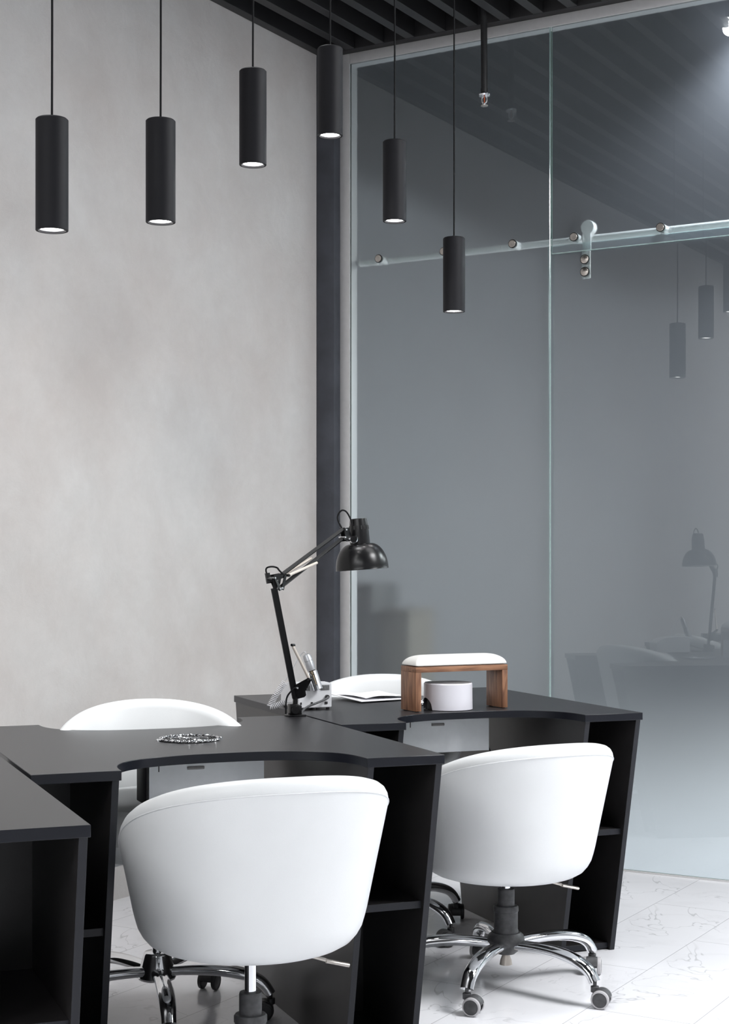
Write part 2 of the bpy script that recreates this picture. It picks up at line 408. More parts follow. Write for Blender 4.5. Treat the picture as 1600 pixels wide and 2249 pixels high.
def bolt(bm, c, r=0.0165):
    add_lathe(bm, [(r*1.16, 0.0), (r*1.16, 0.0025), (r*0.98, 0.0030)], 32, c, (0, -1, 0), mi=1)
    add_lathe(bm, [(r*0.98, 0.0), (r*0.98, 0.0048), (r*0.93, 0.0054), (0, 0.0054)], 32, c, (0, -1, 0), mi=0)
for z in (2.394, 2.345):
    bm = BM(); bolt(bm, (1.083, 0.022, z)); obj('bolt', bm, ['steel', 'dark'], door)
bm = BM(); add_box(bm, (1.065, 0.034, 2.32), (1.101, 0.039, 2.50), bevel=0.002); obj('hanger_strap', bm, 'rail', door)
bm = BM(); add_lathe(bm, [(0, 0), (0.027, 0), (0.029, 0.004), (0.029, 0.026), (0.027, 0.030), (0, 0.030)], 32, (1.083, 0.070, 2.525), (0, -1, 0)); obj('roller', bm, 'rail', door)
rail = thing('sliding_door_rail', 'round steel rail bolted behind the frosted glass above the door', 'rail', (0.03, 0.0, 2.482))
bm = BM(); add_tube(bm, [(0.03, 0.054, 2.482), (4.2, 0.054, 2.482)], 0.0135, 20); obj('tube', bm, 'rail', rail, world=True)
for x in (0.159, 0.468, 0.780, 1.046, 1.402, 1.80):
    bm = BM(); bolt(bm, (x, 0.0, 2.482), 0.015); obj('bolt', bm, ['steel', 'dark'], rail, world=True)
    bm = BM(); add_tube(bm, [(x, 0.0105, 2.482), (x, 0.054, 2.482)], 0.0165, 20); obj('spacer', bm, 'rail', rail, world=True)
bm = BM(); add_box(bm, (0.108, 0.034, 2.469), (0.130, 0.068, 2.500), bevel=0.002); obj('stopper', bm, 'rail', rail, world=True)

# what shows dimly behind the left panel
cab = thing('dark_cabinet', 'dark cabinet blurred behind the left frosted glass panel', 'cabinet', (-0.24, 0.48, 0))
bm = BM(); add_box(bm, (-0.13, -0.1, 0.0), (0.10, 0.1, 1.10), bevel=0.004); obj('carcass', bm, 'cab_dark', cab)
bm = BM(); add_box(bm, (-0.125, -0.112, 0.05), (0.095, -0.1, 1.06), bevel=0.003); obj('door', bm, 'cab_dark', cab)
box = thing('tan_box', 'tan box blurred low behind the frosted glass, right of the dark cabinet', 'box', (-0.04, 0.50, 0))
bm = BM(); add_box(bm, (-0.075, -0.10, 0.0), (0.075, 0.10, 0.96), bevel=0.004); obj('carton', bm, 'tan', box)
bm = BM(); add_box(bm, (-0.079, -0.104, 0.96), (0.079, 0.104, 0.985), bevel=0.004); obj('lid', bm, 'tan', box)

# ------------------------------------------------------------------ pendants
PEND = [(-3.0719, 2.2055, 1.9526, 'leftmost black cylinder pendant lamp, in front of the plaster wall'),
        (-2.6746, 2.2975, 2.0441, 'second black cylinder pendant lamp from the left, in front of the plaster wall'),
        (-2.2722, 2.5275, 2.2725, 'black cylinder pendant lamp hung between the second pendant and the corner strip'),
        (-1.8761, 2.6986, 2.4424, 'highest black cylinder pendant lamp, in front of the charcoal corner strip'),
        (-1.4934, 2.5144, 2.2646, 'black cylinder pendant lamp hanging just right of the charcoal corner strip'),
        (-1.0884, 2.2845, 2.0375, 'lowest black cylinder pendant lamp, in front of the door rail')]
def pendant(y, zt, zb, label):
    z0 = 2.0; Lh = zt - zb; r = 0.0367
    t = thing('pendant_lamp', label, 'pendant lamp', (1.075, y, zb), 0, 'row of black cylinder pendant lamps')
    bm = BM()
    add_lathe(bm, [(r-0.0065, 0.008), (r-0.006, 0.0), (r-0.0008, 0.0), (r, 0.001), (r, Lh-0.003), (r-0.003, Lh), (0, Lh)], 56)
    add_lathe(bm, [(r-0.0065, 0.008), (r-0.010, 0.03)], 56)
    o = obj('lamp_body', bm, 'pendant', t)
    bm = BM(); add_lathe(bm, [(r-0.0066, 0.004), (r-0.0085, 0.0045), (r-0.012, 0.010)], 48); obj('reflector_ring', bm, 'reflector', t)
    bm = BM(); add_lathe(bm, [(0, 0.0035), (r*0.4, 0.0038), (r-0.0075, 0.006), (r-0.0075, 0.009), (0, 0.009)], 40); obj('lens', bm, 'lamp_on', t)
    bm = BM(); add_lathe(bm, [(0.007, Lh-0.001), (0.007, Lh+0.004), (0.004, Lh+0.008), (0, Lh+0.008)], 20); obj('cord_grip', bm, 'black_plastic', t)
    bm = BM(); add_tube(bm, [(0, 0, Lh+0.004), (0.0006, 0, Lh+0.2), (0, 0, CH-0.02-zb)], 0.0027, 10); obj('cord', bm, 'cable', t)
    bm = BM(); add_lathe(bm, [(0, CH-zb), (0.04, CH-zb), (0.04, CH-zb-0.02), (0.006, CH-zb-0.024), (0, CH-zb-0.024)], 32); obj('ceiling_rose', bm, 'black_plastic', t)
    return t
for p in PEND: pendant(*p)

# ------------------------------------------------------------------ sprinkler
sp = thing('fire_sprinkler', 'fire sprinkler on a black drop pipe in front of the upper glass', 'sprinkler', (0.716, -0.125, 3.02))
bm = BM(); add_tube(bm, [(0, 0, 0.045), (0.0, 0, 0.065)], 0.0145, 24); add_tube(bm, [(0, 0, 0.065), (-0.004, 0, CH-3.02)], 0.0132, 24); obj('drop_pipe', bm, 'black_plastic', sp)
bm = BM(); add_lathe(bm, [(0.008, 0.030), (0.022, 0.034), (0.024, 0.040), (0.020, 0.045), (0, 0.045)], 28); obj('escutcheon', bm, 'chrome', sp)
bm = BM()
for s in (-1, 1): add_tube(bm, spline([(s*0.006, 0, 0.034), (s*0.011, 0, 0.024), (s*0.010, 0, 0.012), (s*0.003, 0, 0.004)], 5), 0.0024, 8)
add_tube(bm, [(0, 0, 0.006), (0, 0, -0.002)], 0.004, 10)
obj('frame_arms', bm, 'silver', sp)
bm = BM(); add_tube(bm, [(0, 0, 0.008), (0, 0, 0.032)], 0.0025, 8); obj('bulb', bm, 'amber', sp)
bm = BM(); add_lathe(bm, [(0, -0.005), (0.014, -0.006), (0.015, -0.003), (0.004, -0.001), (0, -0.001)], 24); obj('deflector', bm, 'steel', sp)

# downlight whose reflection shows in the upper glass
dl = thing('ceiling_downlight', 'small round lit downlight mirrored in the upper right glass', 'downlight', (1.52, -0.49, 3.40))
bm = BM(); add_lathe(bm, [(0.036, 0.0), (0.046, 0.0), (0.047, 0.003), (0.047, 0.09), (0, 0.09)], 40); obj('housing', bm, 'slat', dl)
bm = BM(); add_lathe(bm, [(0, 0.004), (0.036, 0.004), (0.036, 0.008), (0, 0.008)], 36); obj('lens', bm, 'lamp_on', dl)

# ------------------------------------------------------------------ desks
W, D, H, T = 0.97, 1.03, 0.75, 0.022
CU, CW, CD = 0.485, 0.288, 0.22
def cut(n=34):
    out = []
    for k in range(n+1):
        a = PI*k/n
        c, s = math.cos(a), math.sin(a)
        out.append((CU - CW*math.copysign(abs(c)**(2/2.6), c), CD*abs(s)**(2/2.6)))
    return out
def make_desk(label):
    t = thing('manicure_desk', label, 'desk', (0, 0, 0), DESK_ROT, 'row of black manicure desks')
    # top with a bay cut into each long side
    c = cut()
    ol = [(0, 0)] + c + [(W, 0), (W, D)] + [(x, D-y) for x, y in reversed(c)] + [(0, D)]
    bm = BM()
    add_prism(bm, [Vector((x, y, H)) for x, y in ol], Vector((0, 0, -T)), 0, 1)
    obj('desk_top', bm, ['desk', 'top_edge'], t, bevel=0.0012)
    # trapezoid side panels
    def vf(z): return 0.16 + (0.006-0.16)*z/(H-T)          # front edge leans out towards the top
    th = 0.016
    for u in (0.004, 0.177, 0.777, 0.950):
        bm = BM()
        pts = [Vector((u, vf(0), 0)), Vector((u, D-vf(0), 0)), Vector((u, D-vf(H-T), H-T)), Vector((u, vf(H-T), H-T))]
        f1, f2, sides = add_prism(bm, pts, Vector((th, 0, 0)), 0, 1)
        obj('side_panel', bm, ['desk_side', 'edge'], t, bevel=0.0008)
    for u0, u1 in ((0.020, 0.177), (0.793, 0.950)):
        bm = BM(); add_box(bm, (u0, 0.478, 0.0), (u1, 0.494, H-T)); obj('divider_panel', bm, 'desk_side', t)
        for zt in (0.388, 0.022):
            for side in (0, 1):
                a = vf(zt-0.018) + 0.012
                bm = BM()
                lo, hi = (a, 0.478) if not side else (0.494, D-a)
                vs = add_box(bm, (u0, lo, max(zt-0.018, 0.004)), (u1, hi, zt))
                bm.faces.ensure_lookup_table()
                for f in bm.faces:
                    if (not side and abs(f.calc_center_median().y - lo) < 1e-4) or (side and abs(f.calc_center_median().y - hi) < 1e-4): f.material_index = 1
                obj('shelf', bm, ['desk_side', 'edge'], t, bevel=0.0006)
    # dust extractor hung under the middle of the top
    bm = BM(); add_box(bm, (0.352, 0.412, 0.604), (0.652, 0.515, H-T), bevel=0.002)
    ex = obj('extractor_box', bm, 'black_plastic', t)
    bm = BM(); add_box(bm, (0.356, 0.400, 0.606), (0.652, 0.412, H-T-0.002), bevel=0.0015); obj('front_panel', bm, 'white_gloss', ex)
    bm = BM(); add_box(bm, (0.452, 0.396, 0.690), (0.496, 0.401, 0.698), bevel=0.002); obj('pull', bm, 'grey_top', ex)
    bm = BM(); add_box(bm, (0.379, 0.3985, 0.688), (0.3815, 0.401, 0.716)); obj('seam', bm, 'grey_plastic', ex)
    bm = BM(); add_box(bm, (0.336, 0.440, 0.696), (0.352, 0.480, H-T), bevel=0.002)
    obj('bracket', bm, 'black_plastic', t)
    # cord under the top on the right of the extractor
    bm = BM()
    cp = spline([(0.664, 0.46, 0.724), (0.66, 0.455, 0.700), (0.645, 0.45, 0.686), (0.650, 0.45, 0.655), (0.672, 0.455, 0.62), (0.70, 0.47, 0.56), (0.72, 0.5, 0.45)], 6)
    add_tube(bm, cp, 0.0022, 8); obj('power_cord', bm, 'cable', t)
    # round chrome guard let into the top
    cx, cy, r = 0.489, 0.515, 0.074
    bm = BM(); add_lathe(bm, [(r, H+0.0012), (0, H+0.0012)], 48, (cx, cy, 0)); inlet = obj('extractor_inlet', bm, 'dark', t)
    bm = BM()
    for ph in (0, PI):
        pth = []
        for k in range(241):
            a = 2*PI*k/240
            q = 26*a + ph
            rr = r + 0.0018*math.cos(q); pth.append((cx + rr*math.cos(a), cy + rr*math.sin(a), H + 0.0042 + 0.0018*math.sin(q)))
        add_tube(bm, pth, 0.0018, 7, caps=False)
    obj('rope_rim', bm, 'chrome', inlet)
    bm = BM()
    for k in range(14):
        a = 2*PI*k/14
        add_tube(bm, [(cx + 0.008*math.cos(a), cy + 0.008*math.sin(a), H + 0.0045), (cx + 0.5*r*math.cos(a), cy + 0.5*r*math.sin(a), H+0.0035), (cx + (r-0.002)*math.cos(a), cy + (r-0.002)*math.sin(a), H+0.003)], 0.0008, 6)
    for rr in (0.026, 0.048):
        add_tube(bm, [(cx + rr*math.cos(2*PI*k/48), cy + rr*math.sin(2*PI*k/48), H+0.0040) for k in range(49)], 0.0008, 6, caps=False)
    add_lathe(bm, [(0.011, H+0.0015), (0.011, H+0.0055), (0.009, H+0.0068), (0, H+0.007)], 24, (cx, cy, 0))
    obj('wire_guard', bm, 'chrome', inlet)
    for s in (-1, 1):
        bm = BM()
        add_lathe(bm, [(0.0068, 0.0), (0.0068, 0.0035), (0.0052, 0.0052), (0, 0.0056)], 18, (cx + s*(r+0.0065), cy, H))
        obj('lug', bm, 'chrome', inlet)
    return t
d1 = make_desk('middle black manicure desk, with the desk lamp clamped to its far right corner')
place(d1, on_row(0.577, 3.410), DESK_ROT)
d2 = copy_tree(d1); place(d2, on_row(1.557, 4.130), DESK_ROT); d2['label'] = 'far right black manicure desk carrying the wooden hand rest, near the glass'
d3 = copy_tree(d1); place(d3, on_row(-0.404, 2.732), DESK_ROT); d3['label'] = 'nearest black manicure desk, cut off at the left with an empty top'

# ------------------------------------------------------------------ chairs
def make_shell(drop=0.070):
    """tub back: closed shell round the seat, open at the front (+Y), rear at -Y, bottom at z=0"""
    HT, R0 = 0.397, 0.309
    def height(p):
        q = abs(math.degrees(p))
        h = HT - drop*(min(q, 100)/72.0)**2.25
        if q > 100: h -= 0.0033*(q-100)
        return h
    def rout(z):
        pts = [(0, 0.185), (0.006, 0.203), (0.018, 0.224), (0.040, 0.240), (0.075, 0.2505), (0.11, 0.2575), (0.36, R0), (0.42, R0+0.006)]
        for (a, ra), (b, rb) in zip(pts, pts[1:]):
            if z <= b: return ra + (rb-ra)*(z-a)/(b-a)
        return pts[-1][1]
    A = R(134); n = 84
    bm = BM(); rows = []; seamp = []
    for i in range(n+1):
        p = -A + 2*A*i/n
        h = height(p); dx, dy = math.sin(p), -math.cos(p)
        k = 1.0
        prof = []
        zs = [0.0, 0.006, 0.016, 0.030, 0.046, 0.064, 0.085] + [0.085 + (h-0.034-0.085)*j/7 for j in range(1, 8)]
        for z in zs: prof.append((rout(z), z))
        rt = rout(h-0.034)
        prof += [(rt+0.0008, h-0.026), (rt-0.001, h-0.016), (rt-0.006, h-0.007), (rt-0.014, h-0.0015), (rt-0.024, h), (rt-0.036, h-0.003), (rt-0.046, h-0.011), (rt-0.052, h-0.024)]
        ri = rt-0.055
        for j in range(1, 6):
            z = h-0.03 + (0.11-(h-0.03))*j/5
            prof.append((ri + (0.205-ri)*j/5, z))
        prof.append((0.15, 0.09)); prof.append((0.06, 0.05)); prof.append((0.06, 0.002))
        # plan: a little deeper than wide at the sides, ends pulled forward
        rows.append([bm.verts.new((r*dx, r*dy*0.985, z)) for r, z in prof])
        seamp.append(((rt+0.0012)*dx, (rt+0.0012)*dy*0.985, h-0.030))
    m = len(rows[0])
    for i in range(n):
        for j in range(m):
            j2 = (j+1) % m
            f = bm.faces.new((rows[i][j], rows[i+1][j], rows[i+1][j2], rows[i][j2])); f.smooth = True
    bm.faces.new(rows[0]); bm.faces.new(list(reversed(rows[-1])))
    return bm, seamp
def make_base(covered, rot, metal='chrome'):
    """returns list of (name, bm, mats, subs)"""
    parts = []
    bm = BM()
    if covered:
        add_lathe(bm, [(0, 0.094), (0.026, 0.094), (0.036, 0.103), (0.050, 0.124), (0.054, 0.134), (0.050, 0.146), (0.041, 0.154), (0, 0.154)], 40)
        parts.append(('hub', bm, 'grey_plastic'))
        bm = BM()
        add_lathe(bm, [(0.035, 0.150), (0.0355, 0.153), (0.0355, 0.160), (0.034, 0.162), (0.034, 0.212), (0.036, 0.214), (0.036, 0.226), (0.033, 0.230), (0.025, 0.230), (0.0248, 0.232), (0.0248, 0.272), (0.0235, 0.277), (0.013, 0.277)], 40)
        parts.append(('column_cover', bm, 'grey_plastic'))
        bm = BM(); add_lathe(bm, [(0, 0.062), (0.018, 0.062), (0.016, 0.075), (0.011, 0.088), (0.011, 0.1)], 24); parts.append(('column_foot', bm, 'spring'))  # beige stands in for a tan reflection on the chrome cylinder end
    else:
        add_lathe(bm, [(0, 0.100), (0.048, 0.100), (0.051, 0.106), (0.046, 0.130), (0.036, 0.165), (0.034, 0.170), (0.031, 0.172), (0.0, 0.172)], 40)
        parts.append(('hub', bm, metal))
    for k in range(5):
        a = rot + 2*PI*k/5; c, s = math.cos(a), math.sin(a)
        prof = [(0.036, 0.122), (0.09, 0.126), (0.15, 0.127), (0.20, 0.123), (0.24, 0.115), (0.272, 0.102), (0.291, 0.086), (0.304, 0.066)]
        path = spline([(q*c, q*s, z) for q, z in prof], 5)
        nn = len(path)
        rad = []
        for i in range(nn):
            t = i/(nn-1); rad.append(0.0190 + 0.0035*math.sin(PI*min(1, t*1.1)) if t < 0.9 else 0.0190)
        bm = BM(); add_tube(bm, path, rad, 18, flat=0.72, up=(-s, c, 0) and (0, 0, 1))
        parts.append(('leg', bm, metal))
    return parts
def make_caster(bmw_only=False): pass
def add_casters(root, rot, swivels, old=False):
    for k in range(5):
        a = rot + 2*PI*k/5; c, s = math.cos(a), math.sin(a)
        px, py = 0.304*c, 0.304*s
        sw = swivels[k]; fx, fy = math.cos(sw), math.sin(sw)      # trailing direction
        cx, cy = px + 0.018*fx, py + 0.018*fy
        ax = Vector((-fy, fx, 0))                                  # axle
        bm = BM()
        # hood: fender over both wheels
        n = 18; half = 0.0160
        prof = []
        for i in range(n+1):
            t = R(-35) + R(215)*i/n
            prof.append((0.0262*math.cos(t), 0.0262*math.sin(t)) if i not in (0, n) else (0.020*math.cos(t), 0.020*math.sin(t)))
        loop = [Vector((cx, cy, 0.0250)) - ax*half + Vector((-fx, -fy, 0))*u + Vector((0, 0, 1))*w for u, w in prof]
        add_prism(bm, loop, ax*(2*half))
        add_tube(bm, [(px, py, 0.040), (px, py, 0.056)], 0.0115, 16)
        add_tube(bm, [(px, py, 0.05), (px, py, 0.075)], 0.005, 12)
        hood = obj('caster', bm, 'black_plastic' if old else 'grey_plastic', root, bevel=0.0012)
        for sd in (-1, 1):
            bm = BM()
            add_lathe(bm, [(0, 0.0), (0.023, 0.0), (0.0250, 0.002), (0.0250, 0.0075), (0.0240, 0.0105), (0.0200, 0.0120), (0.0190, 0.0108), (0.006, 0.0122), (0, 0.0122)], 36,
                      Vector((cx, cy, 0.0250)) + ax*sd*0.0150, ax*sd, mis=[0, 1, 1, 1, 1, 0, 0, 0])
            obj('wheel', bm, ['black_plastic', 'black_plastic'] if old else ['grey_plastic', 'tyre'], hood)
def make_chair(label, pos, facing, zbot, covered, base_rot, swivels, lever=False):
    rz = math.atan2(-facing.x, facing.y)
    t = thing('salon_chair', label, 'chair', (pos.x, pos.y, 0), rz, 'white tub chairs at the desks')
    bm, seam = make_shell(0.070 if covered else 0.098)
    bmesh.ops.translate(bm, vec=(0, 0, zbot), verts=bm.verts)
    obj('tub_back', bm, 'leather', t)
    bm = BM(); add_tube(bm, [(x, y, z+zbot) for x, y, z in seam], 0.0013, 6); obj('piping', bm, 'leather_seam', t)
    # seat cushion: rounded D reaching out at the front
    bm = BM(); rings = []
    for sc_, z in ((0.80, 0.015), (0.93, 0.018), (0.97, 0.035), (0.985, 0.07), (1.0, 0.11), (0.985, 0.14), (0.94, 0.158), (0.80, 0.168), (0.4, 0.173)):
        ring = []
        for k in range(56):
            a = 2*PI*k/56; x, y = math.cos(a), math.sin(a)
            rr = 0.205*sc_*(1.0 if y < 0 else 1.0 + 0.30*y)
            if z < 0.05: rr *= 0.86
            ring.append(bm.verts.new((rr*x, rr*y, z+zbot)))
        rings.append(ring)
    for r1, r2 in zip(rings, rings[1:]):
        for k in range(56):
            f = bm.faces.new((r1[k], r1[(k+1) % 56], r2[(k+1) % 56], r2[k])); f.smooth = True
    bm.faces.new(list(reversed(rings[0]))); f = bm.faces.new(rings[-1]); f.smooth = True
    obj('seat_cushion', bm, 'leather', t)
    bm = BM(); add_lathe(bm, [(0.0128, 0.15), (0.0128, zbot+0.02)], 24); obj('gas_column', bm, 'chrome', t)
    bm = BM(); add_box(bm, (-0.08, -0.09, zbot-0.006), (0.08, 0.09, zbot+0.012), bevel=0.003); obj('seat_plate', bm, 'black_plastic', t)
    if lever:
        bm = BM(); add_tube(bm, [(0.05, -0.03, zbot-0.004), (0.12, -0.04, zbot-0.026), (0.165, -0.05, zbot-0.040)], 0.004, 10)
        add_tube(bm, [(0.155, -0.05, zbot-0.038), (0.205, -0.058, zbot-0.050)], 0.0095, 12, flat=0.5, up=(0, 0, 1))
        obj('lever', bm, 'steel', t)
    br = base_rot - rz
    for nm, b, mt in make_base(covered, br): obj(nm, b, mt, t)
    add_casters(t, br, [q - rz for q in swivels], old=not covered)
    return t
def eye_dir(x, d): return Vector((x*CY - d*SY, x*SY + d*CY, 0)).normalized()
def eye_ang(deg): return R(deg) + YAW          # angle measured from the photographer's right-hand direction
aA = R(21)
make_chair('nearest white leather tub chair, tucked into the middle desk with its back to us', from_eye(-0.246, 3.42), eye_dir(-math.sin(aA), math.cos(aA)),
           0.380, True, eye_ang(90), [eye_ang(q) for q in (60, 10, 200, 120, 300)], True)
aB = R(26)
make_chair('white leather tub chair with grey wheels fully in view, at the far right desk', from_eye(0.401, 4.495), eye_dir(-math.sin(aB), math.cos(aB)),
           0.320, True, eye_ang(-115), [eye_ang(-20), eye_ang(-20), eye_ang(-100), eye_ang(60), eye_ang(190)], True)
aC = R(13)
make_chair('white leather tub chair facing us from behind the middle desk, beside the plaster wall', from_eye(-0.55, 4.20), eye_dir(math.sin(aC), -math.cos(aC)),
           0.421, False, eye_ang(-77), [eye_ang(q) for q in (-80, 185, -110, 140, 210)])
aD = R(-5)
make_chair('white leather tub chair behind the far right desk, half hidden by the hand rest', from_eye(0.045, 5.17), eye_dir(math.sin(aD), -math.cos(aD)),
           0.421, False, eye_ang(-42), [eye_ang(-160), eye_ang(90), eye_ang(100), eye_ang(170), eye_ang(240)])

# ------------------------------------------------------------------ desk lamp
V = Vector
LB = V((0.9585, -1.8823, H))
lamp = thing('desk_lamp', 'black swing-arm desk lamp clamped to the middle desk', 'lamp', LB)
AX = V((0.97, -0.12, 0.0)).normalized()       # across the arm plane
bm = BM()
rz = Matrix.Rotation(DESK_ROT, 3, 'Z')
add_box(bm, LB + V((-0.027, -0.022, 0.0)), LB + V((0.027, 0.022, 0.006)), bevel=0.0015, rot=rz)
add_box(bm, LB + V((-0.021, -0.014, 0.006)), LB + V((0.006, 0.014, 0.036)), bevel=0.003, rot=rz)
add_box(bm, LB + V((0.0, -0.012, 0.006)), LB + V((0.018, 0.012, 0.033)), bevel=0.003, rot=rz)
add_tube(bm, [LB + V((0.012, -0.018, 0.02)), LB + V((0.018, -0.026, 0.02))], 0.011, 20)
obj('clamp', bm, 'lamp_black', lamp, world=True)
bm = BM(); add_tube(bm, [LB + V((0, 0, 0.03)), LB + V((0.001, -0.001, 0.062))], 0.0075, 16); obj('post', bm, 'lamp_black', lamp, world=True)
lo, hi = V((0.9611, -1.8863, 0.8051)), V((0.9562, -2.0017, 1.1569))
def bar(bm, a, b, w=0.0042, off=0.0):
    a, b = V(a) + AX*off, V(b) + AX*off
    add_tube(bm, [a, b], w*1.414, 4, smooth=False)
bm = BM()
dirn = (hi-lo).normalized(); perp = AX.cross(dirn).normalized()
bar(bm, lo - perp*0.0058, hi - perp*0.0058, 0.0051, 0.0); bar(bm, lo + perp*0.0058, hi + perp*0.0058 - dirn*0.03, 0.0051, 0.0)
obj('lower_arm', bm, 'arm_black', lamp, world=True)
ub0, ub1 = V((0.9659, -1.9521, 1.1723)), V((0.9861, -1.659, 1.3025))
lb0, lb1 = V((0.965, -1.9746, 1.1291)), V((0.9857, -1.6636, 1.2733))
bm = BM(); bar(bm, ub0 + (ub0-ub1)*0.06, ub1, 0.0048); bar(bm, lb0, lb1, 0.0048)
obj('upper_arm', bm, 'arm_black', lamp, world=True)
def plate(bm, pts, th=0.003, off=0.0):
    add_prism(bm, [V(p) + AX*(off-th/2) for p in pts], AX*th)
def knob(bm, p, r=0.004, l=0.018):
    add_tube(bm, [V(p) - AX*l/2, V(p) + AX*l/2], r, 14)
bm = BM()
pe = [V((0.9562, -2.006, 1.166)), V((0.9640, -1.962, 1.171)), V((0.9655, -1.956, 1.160)), V((0.9562, -1.998, 1.150))]
pf = [V((0.9562, -2.006, 1.162)), V((0.9562, -1.994, 1.157)), V((0.9645, -1.9760, 1.124)), V((0.9640, -1.9880, 1.120))]
pg = [V((0.9655, -1.9640, 1.167)), V((0.9660, -1.9540, 1.165)), V((0.9650, -1.9680, 1.122)), V((0.9645, -1.9790, 1.125))]
for s in (-0.0095, 0.0095):
    for q in (pe, pf, pg): plate(bm, q, 0.0025, s)
for a, b in (((0.9435, -2.0075, 1.172), (0.9475, -2.0045, 1.142)),): add_tube(bm, [a, b], 0.0075, 6, smooth=False)
add_tube(bm, [(0.944, -2.006, 1.155), (0.957, -2.001, 1.153)], 0.008, 12)
obj('elbow_joint', bm, 'lamp_black', lamp, world=True)
bm = BM()
for p in ((0.9560, -2.0010, 1.1580), (0.9640, -1.9850, 1.1270), (0.9650, -1.9765, 1.1285), (0.9860, -1.6540, 1.3020), (0.9868, -1.6620, 1.2790), (0.9885, -1.640, 1.2740), (0.9628, -1.8935, 0.8340)):
    knob(bm, p, 0.0026, 0.026)
obj('rivets', bm, 'silver', lamp, world=True)
bm = BM()
bk = [V((0.9635, -1.8960, 0.8400)), V((1.0040, -1.8790, 0.8640)), V((1.0075, -1.8740, 0.8560)), V((0.9870, -1.8740, 0.8240)), V((0.9880, -1.8720, 0.8120)), V((0.9830, -1.8735, 0.8060)), V((0.9620, -1.8845, 0.8000))]
add_prism(bm, [p - V((0.30, 0.9, 0)).normalized()*0.004 for p in bk], V((0.30, 0.9, 0)).normalized()*0.006)
add_tube(bm, [V((1.0045, -1.8850, 0.8600)), V((1.0065, -1.8720, 0.8595))], 0.0048, 12)
obj('spring_bracket', bm, 'lamp_black', lamp, world=True)
bm = BM(); add_tube(bm, [V((0.9775, -1.9320, 0.9620)), V((0.9795, -1.9190, 0.9610))], 0.0040, 12)
obj('spring_pin', bm, 'lamp_black', lamp, world=True)
bm = BM(); add_tube(bm, [V((0.9785, -1.9255, 0.9580)), V((1.0037, -1.8785, 0.8620))], 0.0044, 14)
obj('spring', bm, 'spring', lamp, world=True)
for off in (0.011, -0.011):
    bm = BM(); add_tube(bm, [V((0.9663, -1.9431, 1.1657)) + AX*off, V((0.9743, -1.8044, 1.2012)) + AX*off + V((0, 0, 0.012 if off < 0 else 0))], 0.0042, 14)
    obj('spring', bm, 'spring', lamp, world=True)
bm = BM(); knob(bm, (0.9743, -1.802, 1.2020), 0.004, 0.03); knob(bm, (0.9663, -1.946, 1.1645), 0.004, 0.03); obj('spring_pin', bm, 'lamp_black', lamp, world=True)
# head: shade and socket about a slightly tilted axis
ht, hn, hr = V((1.0008, -1.5908, 1.3372)), V((1.0068, -1.5873, 1.2599)), V((1.0105, -1.5851, 1.1826))
axis = (hr - ht).normalized()
bm = BM()
hp = [V((0.9858, -1.663, 1.306)), V((0.9880, -1.640, 1.309)), V((0.9900, -1.6230, 1.280)), V((0.9895, -1.6230, 1.268)), V((0.9865, -1.650, 1.266))]
for s in (-0.008, 0.008): plate(bm, hp, 0.0025, s)
add_tube(bm, [V((0.9890, -1.632, 1.274)), V((0.9990, -1.61, 1.272))], 0.007, 12)
obj('head_joint', bm, 'lamp_black', lamp, world=True)
bm = BM()
Ls = (hn-ht).length
add_lathe(bm, [(0.018, 0.004), (0.0235, 0.0), (0.026, 0.002), (0.0285, 0.02), (0.0305, 0.04), (0.0312, Ls-0.004), (0.0312, Ls+0.006)], 44, ht, axis)
add_lathe(bm, [(0.0235, 0.001), (0.018, 0.004), (0.017, 0.012), (0, 0.012)], 44, ht, axis)
sock = obj('socket_cap', bm, 'lamp_black', lamp, world=True)
bm = BM()
x_, y_, z_ = basis(axis)
for k in range(16):
    a = 2*PI*k/16; dirr = x_*math.cos(a) + y_*math.sin(a)
    add_tube(bm, [ht + axis*0.022 + dirr*0.0283, ht + axis*0.034 + dirr*0.0296], 0.0018, 8)
obj('vent_slots', bm, 'dark', sock, world=True)
bm = BM()
Lr = (hr-hn).length
prof = []
for k in range(15):
    q = k/14; prof.append((0.031 + (0.0815-0.031)*math.sin(q*PI/2)**0.92, Lr*(1 - math.cos(q*PI/2))**0.95*1.0))
prof2 = [(max(r-0.0012, 0.001), h+0.0012) for r, h in prof]
add_lathe(bm, prof + [(0.0822, Lr+0.002), (0.0812, Lr+0.003)], 64, hn, axis)
shade = obj('lamp_shade', bm, 'lamp_black', lamp, world=True)
bm = BM(); add_lathe(bm, prof2 + [(0.0810, Lr+0.0025)], 64, hn, axis); obj('shade_lining', bm, 'lamp_inner', shade, world=True)
bm = BM(); add_lathe(bm, [(0.012, 0.0), (0.014, 0.02), (0.026, 0.045), (0.024, 0.062), (0, 0.07)], 28, hn, axis); obj('bulb', bm, 'white_plastic', shade, world=True)
bm = BM(); wn = V((1.0091, -1.6323, 1.2721))
toe = (EYE - wn).normalized(); wax = V((toe.x*0.8, toe.y*0.8, 0.35)).normalized()
add_lathe(bm, [(0, -0.002), (0.0128, -0.002), (0.0132, 0.0), (0.011, 0.003), (0, 0.004)], 24, wn, wax)
add_tube(bm, [wn, wn - wax*0.02 + V((-0.004, 0, 0.0))], 0.004, 10)
obj('wing_nut', bm, 'chrome', lamp, world=True)
def loopcord(pts, r=0.0026):
    bm = BM(); add_tube(bm, spline(pts, 6), r, 10); return bm
obj('cord', loopcord([(0.9763, -1.645, 1.3043), (0.9642, -1.650, 1.3309), (0.963, -1.6477, 1.3476), (0.9727, -1.6421, 1.3616), (0.9847, -1.635, 1.3574), (0.9931, -1.6260, 1.3379), (0.9985, -1.6200, 1.3155)]), 'cable', lamp, world=True)
